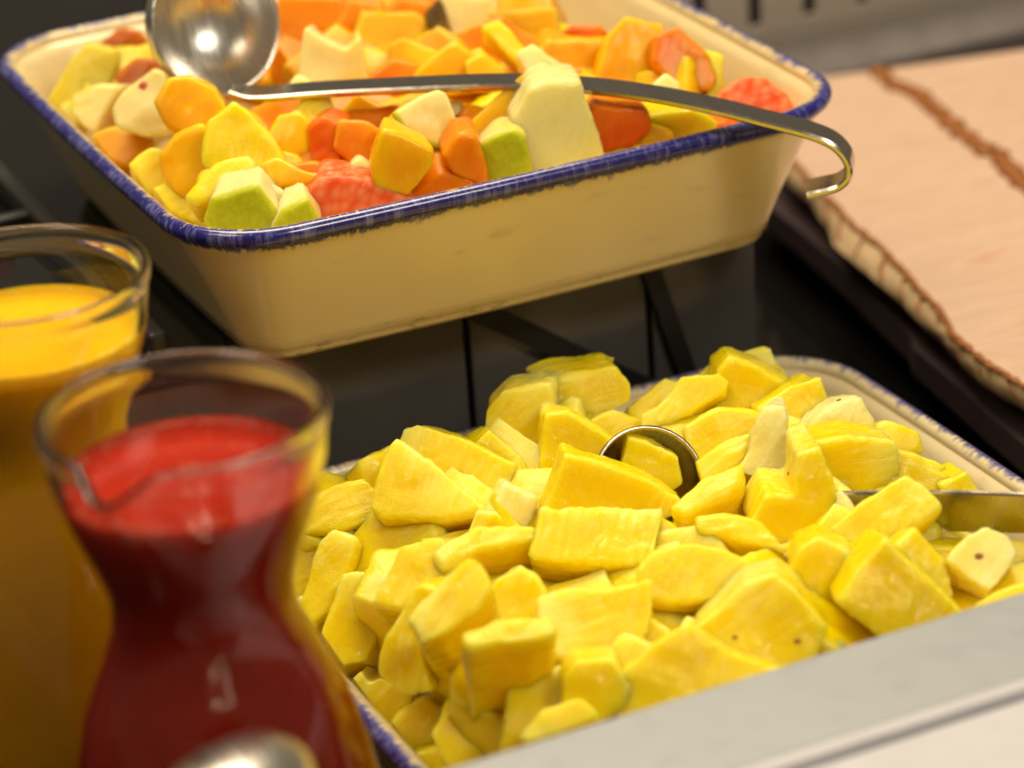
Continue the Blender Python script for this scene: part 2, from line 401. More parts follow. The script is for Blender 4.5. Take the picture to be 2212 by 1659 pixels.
def make_dish(loc, L, Wd, m, label):
    e = empty('enamel_dish', loc, label, 'dish', 'cream enamel dishes with blue rims')
    def ring(inset, z): return [(x, y, z) for x, y in outline(L - 2 * inset, Wd - 2 * inset, max(.0408 - inset * .85, .008), .0032)]
    def loft(prof, closed_end=None):
        V, Fc = [], []
        rings = [ring(i, z) for i, z, p in prof]; n = len(rings[0])
        for r in rings: V += r
        for k in range(len(rings) - 1):
            for i in range(n):
                j = (i + 1) % n; Fc.append((k * n + i, k * n + j, (k + 1) * n + j, (k + 1) * n + i))
        return V, Fc, n
    def attrs(me, prof, n):
        base = ring(.0, 0); arc = [0.0]
        for i in range(1, n): arc.append(arc[-1] + math.dist(base[i], base[i - 1]))
        pa = me.attributes.new('paint', 'FLOAT', 'POINT'); aa = me.attributes.new('arc', 'FLOAT', 'POINT')
        for k, (i_, z, p) in enumerate(prof):
            for i in range(n): pa.data[k * n + i].value = p; aa.data[k * n + i].value = arc[i]
    prof = [(.036, 0, 0), (.0310, 0, 0), (.0296, .0018, 0), (.0292, .0042, 0), (.0276, .0054, 0), (.0262, .010, 0), (.0215, .022, 0), (.0155, .036, 0), (.0108, .047, 0), (.0078, .0535, .0), (.0060, .0575, .22), (.0045, .0605, .75), (.0034, .0625, 1.0), (.0030, DH - .0044, 1.1)]
    V, Fc, n = loft(prof); Fc.append(tuple(reversed(range(n))))
    me = mesh(V, Fc, True); attrs(me, prof, n)
    child2 = lambda nm, me: link(nm, me, m, e)
    child2('outer_wall', me)
    # rolled rim
    rr = .0036; rim = []
    for k in range(15):
        a = math.radians(-115 + 360 * k / 14)   # from below-outside over the top to the inside
        p = max(0, min(1.2, 1.15 - max(0, (k - 3)) * .13)) if k < 11 else 0
        rim.append((.0036 - rr * math.cos(math.radians(-60 + k * 300 / 14)), DH - rr + rr * math.sin(math.radians(-60 + k * 300 / 14)), p))
    V, Fc, n = loft(rim); me = mesh(V, Fc, True); attrs(me, rim, n); child2('rim', me)
    inn = [(.0070, DH - .0042, 0), (.0098, DH - .0058, 0), (.0118, DH - .0085, 0), (.0150, .050, 0), (.0230, .030, 0), (.0300, .012, 0), (.0340, .0065, 0), (.042, .0050, 0)]
    V, Fc, n = loft(inn); Fc.append(tuple(range((len(inn) - 1) * n, len(inn) * n)))
    me = mesh(V, Fc, True); attrs(me, inn, n); child2('inner_wall', me)
    return e
D1 = Vector((.4699, 1.1688, .1885 - DH + .0001)); D2 = Vector((.4588, .8948, .0002))
dish1 = make_dish(D1, .30, .3017, M['enamel1'], 'cream enamel dish with blue rim holding mixed fruit salad on the riser')
dish2 = make_dish(D2, .2973, .3019, M['enamel2'], 'cream enamel dish with thin blue edge, heaped with pineapple')
RIM1 = D1.z + DH; RIM2 = D2.z + DH
# ------------------------------------------------------------------ fruit solids
pend = []                     # pieces waiting for the voxel remesh
def heap2(x, y):
    u = abs(x - D2.x) / .148; v = abs(y - D2.y) / .150
    u2 = max(0, (u - .55) / .45); v2 = max(0, ((y - D2.y) / .150 - .80) / .2) * .5
    return RIM2 + .030 - .036 * min(1.3, u2) ** 1.6 - .012 * v2
def heap1(x, y):
    u = abs(x - D1.x) / .148; v = (y - D1.y) / .15
    u2 = max(0, (u - .6) / .4); vf = max(0, (-v - .65) / .35); vb = max(0, (v - .3) / .7)
    return RIM1 + .012 - .022 * u2 ** 1.5 - .010 * vf ** 1.5 - .010 * vb ** 1.5
def hit(px, py, heap):
    d = ray(px, py); t0, t1 = .6, 2.2
    prev = None
    t = t0
    while t < t1:
        p = CAM + d * t
        if p.z - heap(p.x, p.y) < 0: return p
        t += .0015
    return p
def inner_clamp(p, D, L, Wd):
    zz = min(max(p.z - D.z, .008), DH)
    if p.z > D.z + DH + .001 and D.z < .05: return p
    ins = np.interp(zz, (.0065, .012, .030, .050, .060, .0645, DH), (.036, .032, .025, .017, .0138, .0115, .0085))
    hx, hy = L / 2 - ins, Wd / 2 - ins + .0015; rc = max(.0408 - ins * .85, .008)
    x, y = p.x - D.x, p.y - D.y
    x = max(-hx, min(hx, x)); y = max(-hy, min(hy, y))
    cx_, cy_ = hx - rc, hy - rc
    if abs(x) > cx_ and abs(y) > cy_:
        dx, dy = abs(x) - cx_, abs(y) - cy_; d = math.hypot(dx, dy)
        if d > rc: x = math.copysign(cx_ + dx * rc / d, x); y = math.copysign(cy_ + dy * rc / d, y)
    return Vector((D.x + x, D.y + y, max(p.z, D.z + .0062)))
def solid(name, ring3, ex, nrm, mkey, label, cat, group, dish, skin=None, taper=.93, rough=1.0, vox=.0011, soft=3):
    """closed prism from a face outline, later remeshed, softened and roughened into a cut piece of fruit"""
    c = sum(ring3, Vector()) / len(ring3)
    ring3 = [p + (p - c) * .12 + (p - c).normalized() * .0012 for p in ring3]
    z = Vector(nrm).normalized(); e0 = (ring3[1] - ring3[0]); e0 = (e0 - z * e0.dot(z)).normalized()
    Rm = Matrix((e0, z.cross(e0), z)).transposed()
    n = len(ring3); rnd = random.Random(len(pend) * 7 + 3)
    top = [Rm.transposed() @ (p - c) for p in ring3]; exl = Rm.transposed() @ ex
    bot = [Vector((p.x * taper, p.y * taper, p.z)) + exl + Vector((rnd.uniform(-1, 1), rnd.uniform(-1, 1), rnd.uniform(-1, 1))) * .0015 for p in top]
    bm = bmesh.new(); A = [bm.verts.new(p) for p in top]; B = [bm.verts.new(p) for p in bot]
    bm.faces.new(A); bm.faces.new(list(reversed(B)))
    for i in range(n): j = (i + 1) % n; bm.faces.new((A[i], B[i], B[j], A[j]))
    bmesh.ops.recalc_face_normals(bm, faces=bm.faces)
    bmesh.ops.bevel(bm, geom=list(bm.edges), offset=.0006, segments=1, affect='EDGES', profile=.5, clamp_overlap=True)
    bmesh.ops.triangulate(bm, faces=[f for f in bm.faces if len(f.verts) > 4])
    bmesh.ops.recalc_face_normals(bm, faces=bm.faces)
    me = bpy.data.meshes.new(name); bm.to_mesh(me); bm.free()
    o = bpy.data.objects.new(name, me); C.objects.link(o)
    o.matrix_world = Matrix.Translation(c) @ Rm.to_4x4()
    md = o.modifiers.new('r', 'REMESH'); md.mode = 'VOXEL'; md.voxel_size = vox; md.use_smooth_shade = True
    if soft:
        if soft == 3: soft = (1, 1, 1, 2)[len(pend) % 4]
        sm = o.modifiers.new('s', 'SMOOTH'); sm.iterations = soft; sm.factor = .5
    tag(o, label, cat, group)
    planes = []
    for k in (skin or []):
        if k == 'top': planes.append((Vector((0, 0, 0)), Vector((0, 0, 1))))
        else:
            a, b = top[k], top[(k + 1) % n]; nn = (b - a).cross(exl).normalized()
            if nn.dot(a) < 0: nn = -nn
            planes.append((a, nn))
    pend.append((o, mkey, planes, dish, rough))
    return o
def finish():
    dg = bpy.context.evaluated_depsgraph_get()
    done = []
    for o, mkey, planes, dish, rough in pend:
        done.append(bpy.data.meshes.new_from_object(o.evaluated_get(dg)))
    for (o, mkey, planes, dish, rough), me in zip(pend, done):
        o.modifiers.clear(); old = o.data; o.data = me; bpy.data.meshes.remove(old)
        me.materials.clear(); me.materials.append(M[mkey])
        mw = o.matrix_basis.copy(); inv = mw.inverted()
        sd = Vector((hash(o.name) % 97 * .37, len(o.name) * 1.3, (hash(o['label']) % 53) * .5))
        sd = Vector((sum(map(ord, o['label'])) % 97 * .37, sum(map(ord, o.name)) % 89 * .41, 1.0))
        rd = random.Random(int(sd.x * 100)); cdir = (inv.to_3x3() @ Vector((rd.uniform(-1, 1), rd.uniform(-1, 1), rd.uniform(-.2, 1.2)))).normalized(); size = max(o.dimensions) / 2 + .001  # core side leans upward, so light on the tops is painted in
        co_ = me.attributes.new('core', 'FLOAT', 'POINT')
        sk = me.attributes.new('skin', 'FLOAT', 'POINT') if planes else None
        nv = len(me.vertices); N0 = np.empty(nv * 3, np.float32); me.vertices.foreach_get('normal', N0); P0 = np.empty(nv * 3, np.float32); me.vertices.foreach_get('co', P0)
        N0 = N0.reshape(-1, 3).tolist(); P0 = P0.reshape(-1, 3).tolist(); out = []; core = []
        for vi in range(nv):
            p = Vector(P0[vi])
            if planes:
                d = min(abs((p - a).dot(n)) for a, n in planes); sk.data[vi].value = 1.0 if d < .0016 else max(0, 1 - (d - .0016) / .0014)
            nn = Vector(N0[vi])
            core.append(.30 * p.dot(cdir) / size)
            f = noise.noise(Vector((p.x * 60, p.y * 60, p.z * 60)) + sd) * .0011
            f += noise.noise(Vector((p.x * 32, p.y * 32, p.z * 32)) + sd * 1.7) * .0013
            f += noise.noise(Vector((p.x * 120, p.y * 420, p.z * 420)) + sd) * .00045
            f += noise.noise(Vector((p.x * 110, p.y * 110, p.z * 110)) + sd) * .0004
            f += abs(noise.noise(Vector((p.x * 230, p.y * 230, p.z * 230)) + sd)) * .00045
            p2 = p + nn * (f * rough)
            if dish:
                D, L, Wd = dish; w = inner_clamp(mw @ p2, D, L, Wd); p2 = inv @ w
            out.extend(p2)
        me.vertices.foreach_set('co', out); co_.data.foreach_set('value', core)
        me.polygons.foreach_set('use_smooth', [True] * len(me.polygons)); me.update()
HV = Vector((-FW.x, -FW.y, 0)).normalized()
def nrm_of(tilt, az):
    h = Matrix.Rotation(math.radians(az), 3, 'Z') @ HV
    return (h * math.sin(math.radians(tilt)) + Vector((0, 0, 1)) * math.cos(math.radians(tilt))).normalized()
REG = {'6': (627, 737, .3667), '7': (1401, 719, .3667), '8': (664, 1124, .3667), 'D': (0, 0, 1), '1': (0, 0, .3667), '2': (553, 0, .3667), '3': (1253, 0, .4333)}
def piece(reg, pts, tilt, az, th, dz, mkey, name, label, cat, group, heap, dish, skin=None, rough=1.0, ex=None, vox=.0011, soft=3):
    ox, oy, s = REG[reg]; px = [(ox + x * s, oy + y * s) for x, y in pts]
    cx_ = sum(p[0] for p in px) / len(px); cy_ = sum(p[1] for p in px) / len(px)
    c = hit(cx_, cy_, heap); d = ray(cx_, cy_); c = c - d * (dz / abs(d.z)) if dz else c
    n = nrm_of(tilt, az)
    ring3 = [at_plane(x, y, c, n) for x, y in px]
    D, L, Wd = dish
    if dish is DISH1 and tilt >= 48 and any(p.y < D.y - Wd / 2 + .011 for p in ring3):
        n = nrm_of(80, az); ring3 = [at_plane(x, y, c, n) for x, y in px]
    back = 0
    yd = c.y - (D.y - Wd / 2)
    if dish is DISH1 and .016 < yd < .055: ring3 = [p + d.normalized() * .014 * (.055 - yd) / .039 for p in ring3]
    while back < .04 and any((p + d.normalized() * back).x < D.x - L / 2 + .010 or (p + d.normalized() * back).y < D.y - Wd / 2 + .011 for p in ring3): back += .0015
    if back: ring3 = [p + d.normalized() * back for p in ring3]
    if ex is None and tilt >= 48: up_ = .10 + .32 * random.Random(len(pend) * 13).random(); ex = -n + Vector((0, 0, up_)); ring3 = [p - Vector((0, 0, th * up_ * .8)) for p in ring3]
    return solid(name, ring3, (-n if ex is None else Vector(ex).normalized()) * th, n, mkey, label, cat, group, dish, skin, rough=rough, vox=vox, soft=soft)
DISH2 = (D2, .2973, .3019); DISH1 = (D1, .30, .3017)
PINE = [
('6', [(1500,185),(1700,130),(1890,82),(1970,180),(1960,270),(1780,345),(1610,400),(1525,330)], 62, 8, .024, .006, 'pine', 'blunt pineapple block lying highest, on top at the back edge of the heap'),
('6', [(1420,150),(1560,100),(1790,75),(1880,95),(1680,140),(1480,190)], 35, 0, .008, .006, 'pine', 'thin brownish pineapple sliver along the top of the highest block'),
('6', [(1165,330),(1265,240),(1500,200),(1535,400),(1490,610),(1400,640),(1260,530),(1170,440)], 62, -10, .026, .002, 'pine', 'squarish pineapple chunk with a brown left edge, under the highest block'),
('6', [(1480,960),(1520,430),(1640,420),(1880,560),(1800,680),(1650,700),(1630,960)], 66, 5, .024, -.004, 'pine', 'tall smooth pineapple chunk left behind the sunken spoon'),
('6', [(1740,400),(1900,335),(2100,400),(2010,480),(1880,570),(1790,500)], 48, 10, .022, -.004, 'pine', 'low pineapple chunk in shade directly behind the sunken spoon'),
('6', [(655,610),(700,480),(770,460),(1000,545),(1270,660),(1240,780),(1120,960),(930,830),(760,720)], 50, -12, .024, 0, 'pine', 'broad fibrous pineapple slab leaning up at the left back of the heap'),
('6', [(1060,570),(1190,465),(1330,600),(1460,830),(1430,880),(1290,800),(1200,700)], 55, 10, .024, -.004, 'pine', 'pointed pineapple wedge right of the broad fibrous slab'),
('6', [(500,960),(570,720),(640,610),(760,700),(940,830),(1100,980),(860,1020),(560,1010)], 42, -15, .030, .004, 'pine', 'largest pineapple chunk with pale facets, standing in front of the fibrous slab'),
('6', [(120,930),(280,870),(410,825),(480,900),(470,1030),(330,1070),(100,1110)], 35, -10, .026, 0, 'pine', 'pineapple chunk pressed against the left rim beside the red carafe'),
('6', [(170,1210),(240,1145),(360,1185),(330,1290),(220,1540),(100,1640),(40,1620),(100,1440),(150,1290)], 45, -25, .018, .004, 'pine', 'long pale pineapple stick sloping down at the left edge'),
('8', [(60,760),(150,540),(210,350),(330,335),(420,420),(410,620),(330,790),(160,830)], 45, -20, .024, .004, 'pine', 'ridged pineapple finger with glistening right flank, in front of the pale stick'),
('8', [(420,465),(560,170),(750,115),(815,165),(800,350),(660,360),(580,485)], 38, -15, .022, .002, 'pine', 'pineapple cube with a pale notched top, below the largest chunk'),
('6', [(890,1240),(990,1160),(1100,1110),(1390,1090),(1460,1160),(1300,1185),(1120,1210),(930,1300)], 28, -5, .030, .003, 'pine', 'curved pineapple chunk with a pale top band, at the heart of the heap'),
('6', [(1030,1150),(1110,980),(1210,1000),(1350,1085),(1230,1120)], 52, 0, .018, 0, 'pine', 'small pineapple scrap with a curled shred standing on it'),
('6', [(1190,960),(1270,820),(1425,890),(1390,1080),(1250,1020)], 60, 10, .018, -.002, 'pinewhite', 'pale smooth pineapple flake below the pointed wedge'),
('6', [(1395,970),(1470,940),(1525,975),(1500,1070),(1400,1080)], 55, 0, .016, -.006, 'pine', 'small deep yellow pineapple bit in the gap left of the long wedge'),
('6', [(1460,1240),(1530,985),(1600,1020),(1700,1000),(1920,995),(2135,1000),(2110,1150),(2080,1290),(1800,1270),(1520,1260)], 33, 3, .028, .004, 'pine', 'large oblong pineapple block with pale grained top, centre of the heap'),
('6', [(1620,760),(1655,655),(1790,690),(2060,785),(2250,890),(2235,960),(2140,1005),(1600,1000),(1530,975)], 66, 5, .022, .006, 'pine', 'long smooth pineapple wedge lying across the front of the spoon bowl'),
('D', [(1350,1010),(1364,944),(1401,955),(1455,980),(1464,1030),(1440,1050),(1390,1050)], 66, 0, .012, .002, 'pine', 'small pineapple cube resting inside the spoon bowl'),
('7', [(420,390),(440,170),(500,105),(610,150),(840,270),(730,380),(680,430)], 66, 5, .026, .004, 'pine', 'smooth pointed pineapple chunk standing against the back rim'),
('7', [(690,410),(840,290),(990,245),(1045,390),(960,510),(800,530),(700,480)], 62, 12, .024, 0, 'pine', 'angular pineapple chunk right of the pointed one at the back rim'),
('7', [(90,430),(190,285),(380,258),(445,300),(420,355),(250,440),(110,520),(0,560),(0,470)], 42, -8, .020, 0, 'pine', 'flat oval pineapple slice lying left of the pointed back chunk'),
('7', [(245,490),(420,410),(560,410),(670,440),(640,540),(520,650),(330,700),(265,620)], 50, 4, .024, 0, 'pine', 'pineapple chunk with a pale patch just right behind the spoon bowl'),
('7', [(810,530),(950,500),(900,620),(850,660),(800,620)], 55, 0, .018, -.002, 'pine', 'narrow pineapple bit between the upright sliver and the whitish piece'),
('7', [(540,720),(610,610),(650,460),(690,395),(785,400),(805,590),(870,780),(720,770)], 56, -5, .024, .016, 'pinewhite', 'upright tapering pineapple sliver with a pale glistening face, the tallest in the heap'),
('7', [(300,745),(480,640),(590,605),(560,690),(520,780),(340,860),(320,810)], 36, -8, .022, .002, 'pine', 'pineapple chunk with a ragged left end, touching the right of the spoon bowl'),
('7', [(160,1010),(340,870),(520,790),(505,890),(420,950),(230,1045)], 25, -12, .026, .006, 'pine', 'pineapple block with a pale slanting top, left below the upright sliver'),
('7', [(640,1010),(720,860),(860,870),(870,650),(1000,620),(1060,780),(1090,950),(1080,1130),(960,1180),(880,1300),(810,1330),(700,1180)], 66, 5, .028, .006, 'pine', 'big smooth pineapple chunk right beneath the upright sliver'),
('7', [(320,1090),(480,1085),(640,1120),(800,1280),(650,1240),(500,1190),(335,1170)], 28, 0, .024, .002, 'pine', 'low wedge of pineapple in the hollow below the slanting block'),
('7', [(1020,625),(1200,600),(1430,615),(1455,660),(1450,850),(1380,970),(1200,1035),(1100,930)], 70, 6, .026, .003, 'pine', 'square-cut pineapple cube with a straight top edge, right of centre'),
('7', [(885,620),(1020,440),(1130,370),(1230,345),(1295,450),(1325,605),(1190,605),(1010,610)], 58, 8, .024, .002, 'pinewhite', 'whitish unripe pineapple piece with a brown fleck near the top'),
('7', [(1300,570),(1390,500),(1560,550),(1590,650),(1440,650),(1330,620)], 50, 12, .022, -.002, 'pine', 'pineapple bit with a little spike, behind the square-cut cube'),
('7', [(1440,640),(1600,700),(1800,840),(1790,900),(1540,890),(1450,870)], 58, 14, .024, -.001, 'pine', 'sloping pineapple chunk just above the spoon handle'),
('7', [(1750,840),(1880,765),(1960,900),(1880,915),(1790,900)], 58, 18, .020, 0, 'pine', 'lone little pineapple tip against the right rim above the handle'),
('7', [(1085,1130),(1100,955),(1140,950),(1200,1050),(1170,1120)], 45, 0, .016, 0, 'pinewhite', 'pale shard of pineapple left of the slanting slab'),
('7', [(1100,1140),(1280,1010),(1400,930),(1500,870),(1600,930),(1680,1030),(1560,1110),(1400,1195),(1250,1260),(1150,1190)], 42, -4, .018, .008, 'pine', 'slanting juicy pineapple slab lying against the start of the handle'),
('7', [(1590,920),(1660,1000),(1712,1080),(1690,1190),(1560,1150),(1560,1020)], 50, 15, .018, .002, 'pine', 'rough pineapple end peeping out right of the slanting slab'),
('7', [(870,1300),(900,1200),(1010,1145),(1150,1210),(1275,1300),(1200,1450),(1100,1660),(950,1620),(880,1450)], 58, -4, .028, .006, 'pine', 'rounded heart-shaped pineapple chunk in the right front'),
('7', [(1190,1480),(1270,1310),(1430,1150),(1490,1230),(1640,1380),(1760,1480),(1825,1560),(1790,1650),(1600,1690),(1400,1660)], 58, 6, .028, .008, 'pine', 'big dark-faced pineapple chunk with a peaked top near the front right'),
('7', [(1490,1215),(1590,1120),(1730,1280),(1790,1460),(1760,1480),(1640,1370)], 52, 22, .020, .004, 'pine', 'narrow pineapple slab leaning on the peaked chunk from the right'),
('7', [(1690,1165),(1920,1170),(1900,1250),(1800,1340),(1730,1260)], 55, 10, .020, -.004, 'pine', 'deep yellow pineapple chunk in the hollow beneath the handle'),
('7', [(1785,1330),(1870,1240),(1980,1165),(2100,1210),(2145,1300),(2080,1400),(2010,1490),(1890,1410)], 38, 6, .024, .002, 'pinewhite', 'cream pineapple core piece with a small pit, right of the peaked chunk'),
('7', [(2050,1195),(2330,1215),(2400,1330),(2140,1330),(2120,1260)], 48, 10, .022, -.002, 'pine', 'pineapple chunk under the handle at the far right'),
('7', [(1950,1590),(2080,1520),(2212,1480),(2400,1470),(2400,1560),(2150,1620)], 30, 5, .022, 0, 'pine', 'flat pineapple piece in the front right corner by the steel strip'),
('7', [(-10,1060),(40,1020),(130,1060),(220,1150),(300,1270),(180,1280),(80,1250),(20,1180)], 50, 12, .020, .001, 'pine', 'pineapple chunk with wet shine, right of the oblong block'),
('7', [(-20,1400),(60,1310),(250,1270),(400,1290),(570,1370),(500,1480),(420,1540),(150,1560),(0,1530)], 40, 0, .026, .004, 'pine', 'domed pineapple chunk below the low wedge'),
('7', [(300,1620),(430,1530),(570,1390),(720,1340),(830,1420),(1000,1610),(900,1850),(700,1900),(400,1880)], 55, -3, .028, .008, 'pine', 'pineapple chunk with two dark specks low in front'),
('D', [(1342,1500),(1370,1415),(1425,1370),(1490,1330),(1560,1385),(1640,1410),(1700,1425),(1620,1470),(1480,1520),(1370,1530)], 48, -5, .024, .004, 'pine', 'striated pineapple chunk next to the steel strip, below the specked one'),
('8', [(1410,470),(1560,430),(1700,440),(1980,380),(1980,560),(1920,790),(1740,800),(1540,780),(1430,720)], 42, 4, .026, .003, 'pine', 'broad pineapple chunk with a folded right end, in front of the oblong block'),
('8', [(1525,880),(1600,780),(1780,780),(1870,920),(1830,1010),(1700,1110),(1530,1070)], 58, 0, .024, .002, 'pine', 'boxy pineapple chunk below the broad folded one'),
('8', [(1050,420),(1110,320),(1240,245),(1330,310),(1400,430),(1400,560),(1200,580),(1070,490)], 52, 0, .024, .002, 'pine', 'rounded pineapple chunk dotted with white bits'),
('8', [(630,560),(690,480),(920,240),(1000,265),(1045,400),(960,520),(800,640),(690,690)], 40, -8, .040, .024, 'pine', 'blurred pineapple chunk with slanted pale top, nearest the camera on the left'),
('8', [(960,670),(1120,595),(1400,570),(1425,660),(1300,700),(1130,705),(980,740)], 22, 6, .042, .020, 'pine', 'blurred upright pineapple block with flat pale top, nearest the camera in the middle'),
('8', [(440,800),(480,650),(640,350),(780,385),(660,540),(640,700),(720,900),(560,920)], 58, -20, .022, .003, 'pine', 'amber pineapple chunk wedged left of the nearest slanted one'),
('8', [(160,970),(320,810),(360,880),(420,850),(580,950),(530,1130),(420,1140),(280,1085)], 50, -8, .024, .002, 'pine', 'notched pineapple chunk against the left rim near the front'),
('8', [(410,1250),(540,1090),(660,990),(745,1060),(720,1220),(630,1300),(600,1440),(480,1440)], 50, -8, .026, .002, 'pine', 'pale pineapple chunk in the front left corner of the dish'),
('8', [(560,1480),(640,1290),(760,1250),(900,1350),(860,1480),(700,1520)], 50, 0, .024, 0, 'pine', 'pineapple chunk cut off by the steel strip in the front left'),
('8', [(1280,1250),(1400,1130),(1580,1060),(1640,1095),(1690,1160),(1500,1220),(1320,1290)], 38, 0, .024, .002, 'pine', 'smooth pale-topped pineapple chunk peeping over the steel strip'),
('6', [(30,1530),(60,1505),(100,1570),(90,1650),(40,1650)], 50, -10, .014, .004, 'pinewhite', 'tiny pale pineapple tip beside the carafe'),
('8', [(-80,760),(20,700),(80,760),(200,800),(150,900),(0,960),(-80,900)], 50, -10, .022, -.002, 'pine', 'pineapple chunk half hidden behind the red carafe'),
('6', [(-30,1150),(60,1100),(330,1090),(320,1180),(200,1250),(60,1500),(0,1480)], 50, -10, .020, -.004, 'pine', 'shaded yellow pineapple chunk behind the pale stick'),
('8', [(1880,1060),(1990,960),(2212,760),(2300,800),(2212,1000),(2000,1110)], 50, 0, .022, -.004, 'pine', 'amber pineapple chunk deep behind the specked chunk and the strip'),
('8', [(760,1180),(860,1020),(1000,1100),(1100,1260),(1000,1350),(850,1340)], 50, 0, .020, -.006, 'pine', 'orange-tinged pineapple chunk in the shade of the nearest blocks'),
('7', [(1560,700),(1720,790),(1780,850),(1700,870),(1600,830)], 45, 15, .02, -.006, 'pine', 'sunken pineapple chunk at the right wall above the handle'),
]
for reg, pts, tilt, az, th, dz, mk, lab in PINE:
    piece(reg, pts, tilt, az, th, dz, mk, 'pineapple_chunk', lab, 'pineapple chunk', 'pineapple chunks in the front dish', heap2, DISH2)
